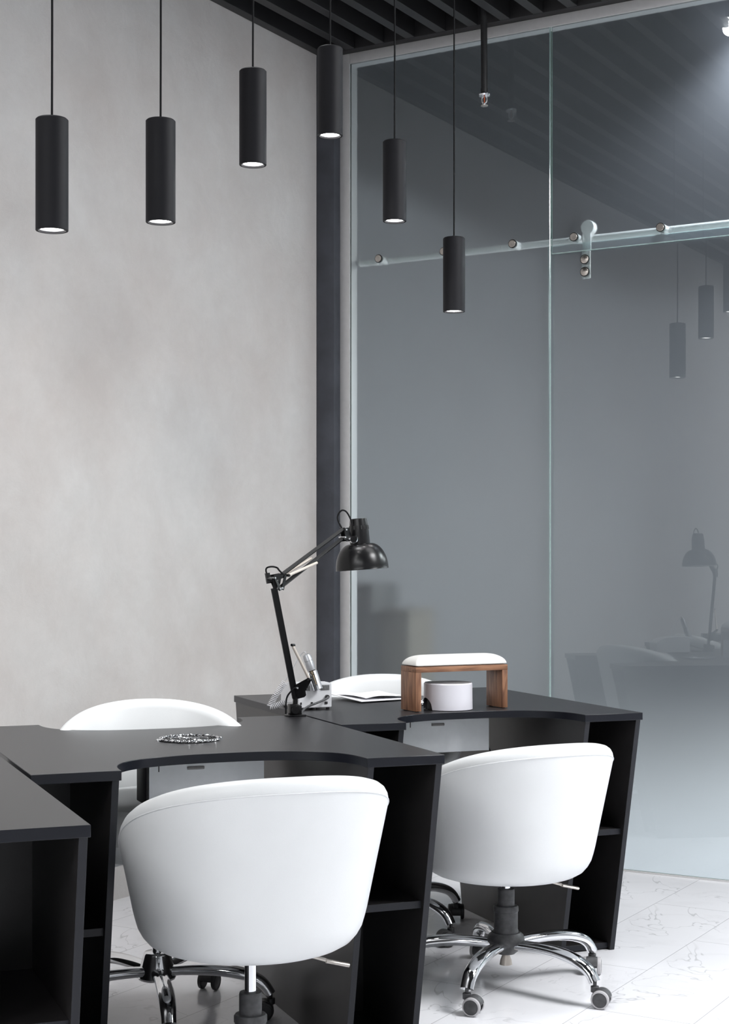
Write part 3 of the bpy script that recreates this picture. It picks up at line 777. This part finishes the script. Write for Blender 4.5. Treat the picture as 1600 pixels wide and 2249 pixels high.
obj('cord', loopcord([(0.948, -2.0061, 1.1570), (0.9405, -2.0088, 1.1766), (0.9427, -2.0075, 1.1871), (0.9552, -2.0002, 1.1903), (0.9676, -1.9929, 1.1871), (0.9733, -1.9896, 1.1792), (0.9760, -1.975, 1.1690)]), 'cable', lamp, world=True)
obj('cord', loopcord([(0.9700, -1.8990, 0.8370), (0.9600, -1.9060, 0.8254), (0.9500, -1.9110, 0.8108), (0.9460, -1.9130, 0.7909), (0.9450, -1.9120, 0.7580)]), 'cable', lamp, world=True)

# ------------------------------------------------------------------ nail drill
def row_box(u0, u1, v0, v1, z0, z1, bev=0.003, mi=0, bm=None):
    bm = bm or BM()
    vs = add_box(bm, (u0, v0, z0), (u1, v1, z1), bevel=bev, mi=mi)
    return bm
RM = Matrix.Translation(V((EYE.x, EYE.y, 0))) @ Matrix.Rotation(DESK_ROT, 4, 'Z')
def row_obj(name, bm, mats, parent):
    bmesh.ops.transform(bm, matrix=RM, verts=bm.verts)
    return obj(name, bm, mats, parent, world=True)
nd = thing('nail_drill', 'white vented nail drill machine with coiled cord, behind the lamp', 'nail drill', on_row(1.64, 4.64, H))
bm = BM()
zz0, zz1 = H+0.007, H+0.082
pts = [V((1.582, 4.565, zz0)), V((1.582, 4.735, zz0)), V((1.582, 4.735, zz0+0.045)), V((1.582, 4.715, zz0+0.062)), V((1.582, 4.68, zz0+0.072)), V((1.582, 4.63, zz1)), V((1.582, 4.565, zz1))]
add_prism(bm, pts, V((0.108, 0, 0)))
bmesh.ops.bevel(bm, geom=bm.edges[:], offset=0.002, segments=2, affect='EDGES')
hs = row_obj('housing', bm, 'white_metal', nd)
bm = BM()
for g0 in (1.590, 1.6545):
    for k in range(7):
        u = g0 + 0.0042*k
        add_box(bm, (u, 4.5635, zz1-0.022), (u+0.0016, 4.566, zz1-0.006))
row_obj('vent', bm, 'dark', hs)
bm = BM()
for u, w in ((1.622, 0.006), (1.667, 0.009), (1.588, 0.004)):
    add_box(bm, (u, 4.562, zz0+0.011), (u+w, 4.566, zz0+0.018), bevel=0.0006)
row_obj('switch', bm, 'dark', hs)
bm = BM()
for u in (1.592, 1.648, 1.680):
    for v in (4.575, 4.72): add_lathe(bm, [(0.005, H), (0.006, H+0.008)], 14, (u, v, 0)); 
row_obj('foot', bm, 'black_plastic', nd)
bm = BM(); add_tube(bm, [(1.6735, 4.566, zz0+0.033), (1.6735, 4.556, zz0+0.033)], 0.0062, 20); row_obj('jack', bm, 'black_plastic', nd)
jk = on_row(1.6735, 4.556, zz0+0.033)
bm = BM(); add_tube(bm, spline([jk, jk + V((0.006, -0.012, -0.003)), V((0.945, -1.728, 0.7790)), V((0.945, -1.790, 0.7705)), V((0.9600, -1.840, 0.7650)), V((0.969, -1.868, 0.7570)), V((0.975, -1.875, 0.7545))], 6), 0.0034, 10)
obj('power_cord', bm, 'grey_plastic', nd, world=True)
# handpiece leaning in its clip
tip, top = V((0.9250, -1.7005, 0.8140)), V((0.8830, -1.7050, 0.9225))
ax = (tip-top).normalized(); Lh = (tip-top).length
bm = BM()
k_ = Lh/0.115
add_lathe(bm, [(0, 0), (0.005, 0.001*k_), (0.0112, 0.005*k_), (0.0128, 0.012*k_), (0.0132, 0.024*k_), (0.0122, 0.0245*k_), (0.0122, 0.0265*k_), (0.0134, 0.027*k_), (0.0134, 0.048*k_), (0.0116, 0.055*k_)], 30, top, ax)
hpo = obj('handpiece', bm, 'dull_silver', nd, world=True)
bm = BM(); add_lathe(bm, [(0.0116, 0.055*k_), (0.0076, 0.058*k_), (0.0062, 0.066*k_), (0.0035, 0.068*k_), (0.0030, 0.098*k_), (0, 0.099*k_)], 24, top, ax)
obj('collet', bm, 'brass', hpo, world=True)
bm = BM()
h0, h1 = top + ax*0.058*k_, tip + V((0.001, -0.004, 0))
x_, y_, z_ = basis(ax)
toc = V((EYE.x, EYE.y, tip.z)) - tip; toc = (toc - ax*toc.dot(ax)).normalized(); sd = ax.cross(toc)
rings = []
for i in range(7):
    q = i/6; p = h0.lerp(h1, q); rr = 0.0152
    ring_o, ring_i = [], []
    for k in range(25):
        a = R(35) + R(290)*k/24 + R(20)
        dd = toc*math.cos(a) + sd*math.sin(a)
        ring_o.append(bm.verts.new(p + dd*rr)); ring_i.append(bm.verts.new(p + dd*(rr-0.0012)))
    rings.append((ring_o, ring_i))
for (a0, a1), (b0, b1) in zip(rings, rings[1:]):
    for k in range(24):
        for A_, B_ in ((a0, b0), (a1, b1)):
            f = bm.faces.new((A_[k], A_[k+1], B_[k+1], B_[k])); f.smooth = True
    for k in (0, 24): bm.faces.new((a0[k], a1[k], b1[k], b0[k]))
for rr_ in (rings[0], rings[-1]):
    for k in range(24): bm.faces.new((rr_[0][k], rr_[0][k+1], rr_[1][k+1], rr_[1][k]))
obj('handpiece_clip', bm, 'dull_silver', nd, world=True)
bm = BM()
cpts = [top, top + V((-0.004, -0.003, 0.006)), (0.8660, -1.7091, 0.9180), (0.8545, -1.7128, 0.8990), (0.8410, -1.7199, 0.8711), (0.8290, -1.7269, 0.8500), (0.822, -1.7305, 0.8376)]
add_tube(bm, spline(cpts, 6), 0.0013, 8)
coil = spline([(0.822, -1.7305, 0.8348), (0.8087, -1.7383, 0.8130), (0.7955, -1.746, 0.7890), (0.7858, -1.7517, 0.7690), (0.7830, -1.7538, 0.7600), (0.7900, -1.7490, 0.7590), (0.8020, -1.7400, 0.7640), (0.8130, -1.7320, 0.7700), (0.8230, -1.7250, 0.7730)], 40)
acc = 0; hel = []
tot = sum((b-a).length for a, b in zip(coil, coil[1:]))
x0 = None
for i, p in enumerate(coil):
    t = (coil[min(i+1, len(coil)-1)] - coil[max(i-1, 0)]).normalized()
    if x0 is None: x0, _, _ = basis(t)
    x0 = (x0 - t*x0.dot(t)).normalized(); y0 = t.cross(x0)
    if i: acc += (p-coil[i-1]).length
    for s in range(3):
        if i < len(coil)-1:
            q = p.lerp(coil[i+1], s/3); a = 2*PI*(acc + (coil[i+1]-p).length*s/3)/0.0053
            hel.append(q + (x0*math.cos(a) + y0*math.sin(a))*0.0083)
add_tube(bm, hel, 0.0015, 6)
add_tube(bm, spline([coil[-1], coil[-1] + V((0.015, 0.012, 0.0)), V((0.851, -1.70, 0.776))], 4), 0.0017, 8)
obj('coiled_cord', bm, 'cord_grey', nd, world=True)

# ------------------------------------------------------------------ hand rest
HRot = DESK_ROT + R(4.5)
hr_o = on_row(1.893, 4.384, H)
rest = thing('hand_rest', 'walnut hand rest with white padded top, bridging the white drum', 'hand rest', hr_o, HRot)
LW, LD, LHt = 0.322, 0.098, 0.136
for x0_ in (0.0, LW-0.019):
    bm = BM(); add_box(bm, (x0_, 0, 0.002), (x0_+0.019, LD, LHt-0.017), bevel=0.0008); lg = obj('leg', bm, 'wood', rest)
    bm = BM()
    for yy in (0.012, LD-0.012): add_lathe(bm, [(0.006, 0), (0.006, 0.003)], 12, (x0_+0.0095, yy, 0))
    obj('glide', bm, 'dark', lg)
bm = BM(); add_box(bm, (0, 0, LHt-0.017), (LW, LD, LHt), bevel=0.0008); brd = obj('board', bm, 'wood', rest)
M['wood_h'] = M['wood'].copy(); M['wood_h'].name = 'walnut_wood_lengthwise'
for n in M['wood_h'].node_tree.nodes:
    if n.type == 'MAPPING': n.inputs['Scale'].default_value = (7, 60, 60)
brd.data.materials[0] = M['wood_h']
bm = BM(); rings = []
for ins, z in ((0.002, 0.0), (0.0, 0.004), (0.003, 0.014), (0.011, 0.024), (0.026, 0.032), (0.044, 0.0345)):
    fx = 1.15 if ins > 0.003 else 1.0
    x0_, x1_, y0_, y1_ = ins*fx, LW-ins*fx, min(ins, LD/2-0.003), LD-min(ins, LD/2-0.003)
    cr = 0.006 + 0.002*(z/0.03)
    ring = []
    for (cx, cy, a0) in ((x1_-cr, y1_-cr, 0), (x0_+cr, y1_-cr, 90), (x0_+cr, y0_+cr, 180), (x1_-cr, y0_+cr, 270)):
        for k in range(5):
            a = R(a0 + 22.5*k); ring.append(bm.verts.new((cx + cr*math.cos(a), min(max(cy, y0_+0.001), y1_-0.001) + min(cr, (y1_-y0_)/2)*math.sin(a), LHt + z)))
    rings.append(ring)
for r1, r2 in zip(rings, rings[1:]):
    for k in range(20):
        f = bm.faces.new((r1[k], r1[(k+1) % 20], r2[(k+1) % 20], r2[k])); f.smooth = True
bm.faces.new(list(reversed(rings[0]))); f = bm.faces.new(rings[-1]); f.smooth = True
cu = obj('cushion', bm, 'cushion', rest)
sm = cu.modifiers.new('soft', 'SUBSURF'); sm.levels = 2; sm.render_levels = 2

# ------------------------------------------------------------------ white drum under the hand rest
dc = on_row(2.026, 4.442, H)
drum = thing('dust_collector', 'round white drum with grey lid, standing under the hand rest', 'dust collector', dc, DESK_ROT)
bm = BM(); n = 96; r0, r1, hh = 0.0755, 0.0745, 0.083
ring0, ring1, ring2 = [], [], []
for k in range(n):
    a = 2*PI*k/n
    # arch cut into the wall on the left
    da = math.degrees((a - R(180) + PI) % (2*PI) - PI)
    zb = 0.002
    if abs(da) < 26: zb = 0.002 + 0.036*math.sqrt(max(0.0, 1-(da/26.0)**2))
    ring0.append(bm.verts.new((r0*math.cos(a), r0*math.sin(a), zb)))
    ring1.append(bm.verts.new((r1*math.cos(a), r1*math.sin(a), hh-0.003)))
    ring2.append(bm.verts.new(((r1-0.003)*math.cos(a), (r1-0.003)*math.sin(a), hh)))
for A_, B_ in ((ring0, ring1), (ring1, ring2)):
    for k in range(n):
        f = bm.faces.new((A_[k], A_[(k+1) % n], B_[(k+1) % n], B_[k])); f.smooth = True
obj('drum_wall', bm, 'white_plastic', drum)
bm = BM(); add_lathe(bm, [(0, hh+0.0005), (r1-0.012, hh+0.0005), (r1-0.0028, hh+0.0002), (r1-0.003, hh-0.004), (0, hh-0.004)], 64); obj('lid', bm, 'grey_top', drum)
bm = BM(); add_lathe(bm, [(0.071, 0.0), (0.071, 0.003), (0.066, 0.004), (0.066, 0.07), (0, 0.07)], 64); obj('inner_body', bm, 'dark', drum)

# ------------------------------------------------------------------ folded towel
tw = thing('paper_towel', 'white folded paper towel lying beside the hand rest', 'towel', on_row(1.905, 4.85, H), DESK_ROT)
def sheet(x0, x1, y0, y1, z0, fun, thick=0.0018, nx=26, ny=18):
    bm = BM(); top_, bot = [], []
    for i in range(nx+1):
        a, b = [], []
        for j in range(ny+1):
            u, v = i/nx, j/ny
            x, y = x0 + (x1-x0)*u, y0 + (y1-y0)*v
            z, sx, sy = fun(u, v)
            a.append(bm.verts.new((x+sx, y+sy, z0+z+thick))); b.append(bm.verts.new((x+sx, y+sy, z0+z)))
        top_.append(a); bot.append(b)
    for i in range(nx):
        for j in range(ny):
            f = bm.faces.new((top_[i][j], top_[i+1][j], top_[i+1][j+1], top_[i][j+1])); f.smooth = True
            f = bm.faces.new((bot[i][j], bot[i][j+1], bot[i+1][j+1], bot[i+1][j])); f.smooth = True
    for i in range(nx):
        bm.faces.new((top_[i][0], bot[i][0], bot[i+1][0], top_[i+1][0])); bm.faces.new((top_[i][ny], top_[i+1][ny], bot[i+1][ny], bot[i][ny]))
    for j in range(ny):
        bm.faces.new((top_[0][j], top_[0][j+1], bot[0][j+1], bot[0][j])); bm.faces.new((top_[nx][j], bot[nx][j], bot[nx][j+1], top_[nx][j+1]))
    return bm
bm = sheet(-0.075, 0.14, -0.10, 0.115, 0.0015, lambda u, v: (0.004*math.sin(u*5)*v + 0.003 + 0.010*max(0, 0.35-u)**1.2*4*v, 0.10*v*0 - 0.04*(v-0.5), 0.05*(u-0.5)))
obj('lower_fold', bm, 'towel', tw)
bm = sheet(-0.055, 0.135, -0.075, 0.110, 0.012, lambda u, v: (0.009*math.exp(-((u-0.25)/0.22)**2)*(0.4+0.6*v) + 0.006*math.sin(v*4+u*3)*0.6, -0.05*(v-0.5), 0.05*(u-0.5)))
obj('upper_fold', bm, 'towel', tw)

# ------------------------------------------------------------------ camera
cam = bpy.data.cameras.new('camera'); co = bpy.data.objects.new('camera', cam); COL.objects.link(co)
co.location = EYE; co.rotation_euler = (R(90), 0, YAW)
cam.sensor_fit = 'VERTICAL'; cam.sensor_height = 36.0
cam.lens = 36.0*3478.0/2249.0
cam.shift_y = (1229.5-1124.5)/2249.0
cam.clip_start = 0.05; cam.clip_end = 60
scene.camera = co

# ------------------------------------------------------------------ light
def area(name, loc, power, size=0.25, color=(1, 0.985, 0.97), spread=180, rot=(0, 0, 0)):
    l = bpy.data.lights.new(name, 'AREA'); l.shape = 'DISK'; l.size = size; l.energy = power; l.color = color; l.spread = R(spread)
    o = bpy.data.objects.new(name, l); COL.objects.link(o); o.location = loc; o.rotation_euler = rot
    return o
def spot(name, loc, power, ang=70, blend=0.6, size=0.03, color=(1, 0.985, 0.97)):
    l = bpy.data.lights.new(name, 'SPOT'); l.energy = power; l.spot_size = R(ang); l.spot_blend = blend; l.shadow_soft_size = size; l.color = color
    o = bpy.data.objects.new(name, l); COL.objects.link(o); o.location = loc
    return o
COOL = (0.975, 0.985, 1.0)
for x, y, p in ((0.9, -5.4, 12), (0.9, -7.4, 52), (2.2, -7.4, 88), (3.8, -7.4, 76), (3.8, -1.5, 165), (5.4, -1.5, 60), (2.2, -1.3, 18)):
    area('ceiling_lamp', (x, y, 3.34), p, 1.3, COOL)
for p in PEND: spot('pendant_light', (1.075, p[0], p[2]-0.004), 6, 165, 1.0, 0.02)
dp = bpy.data.lights.new('downlight_light', 'POINT'); dp.energy = 1.5; dp.shadow_soft_size = 0.03; dp.color = (0.93, 0.96, 1.0)
dpo = bpy.data.objects.new('downlight_light', dp); COL.objects.link(dpo); dpo.location = (1.52, -0.49, 3.365)
spot('back_room_downlight', (1.86, 0.16, 3.28), 150, 130, 0.8, 0.04, (0.86, 0.91, 1.0))
for y in (-2.0, -3.3): area('aisle_fill', (0.72, y, 3.34), 3.5, 0.5, COOL, 75)  # unseen lights added to brighten the aisle floor and rear chairs
for x, y, p in ((3.9, 1.6, 210), (4.2, 4.6, 230)):
    area('back_room_fill', (x, y, 3.3), p, 1.0, (0.95, 0.98, 1.0))  # added out of view to brighten the floor seen through the glass

w = bpy.data.worlds.new('world'); scene.world = w; w.use_nodes = True
w.node_tree.nodes['Background'].inputs['Color'].default_value = (0.5, 0.52, 0.55, 1); w.node_tree.nodes['Background'].inputs['Strength'].default_value = 0.85

scene.view_settings.view_transform = 'Standard'
scene.view_settings.look = 'None'
scene.view_settings.exposure = 0.0
scene.view_settings.gamma = 1.0
scene.view_settings.use_curve_mapping = False
scene.cycles.use_denoising = True
scene.cycles.max_bounces = 10
scene.cycles.sample_clamp_indirect = 6.0
scene.cycles.caustics_reflective = False
scene.cycles.caustics_refractive = True
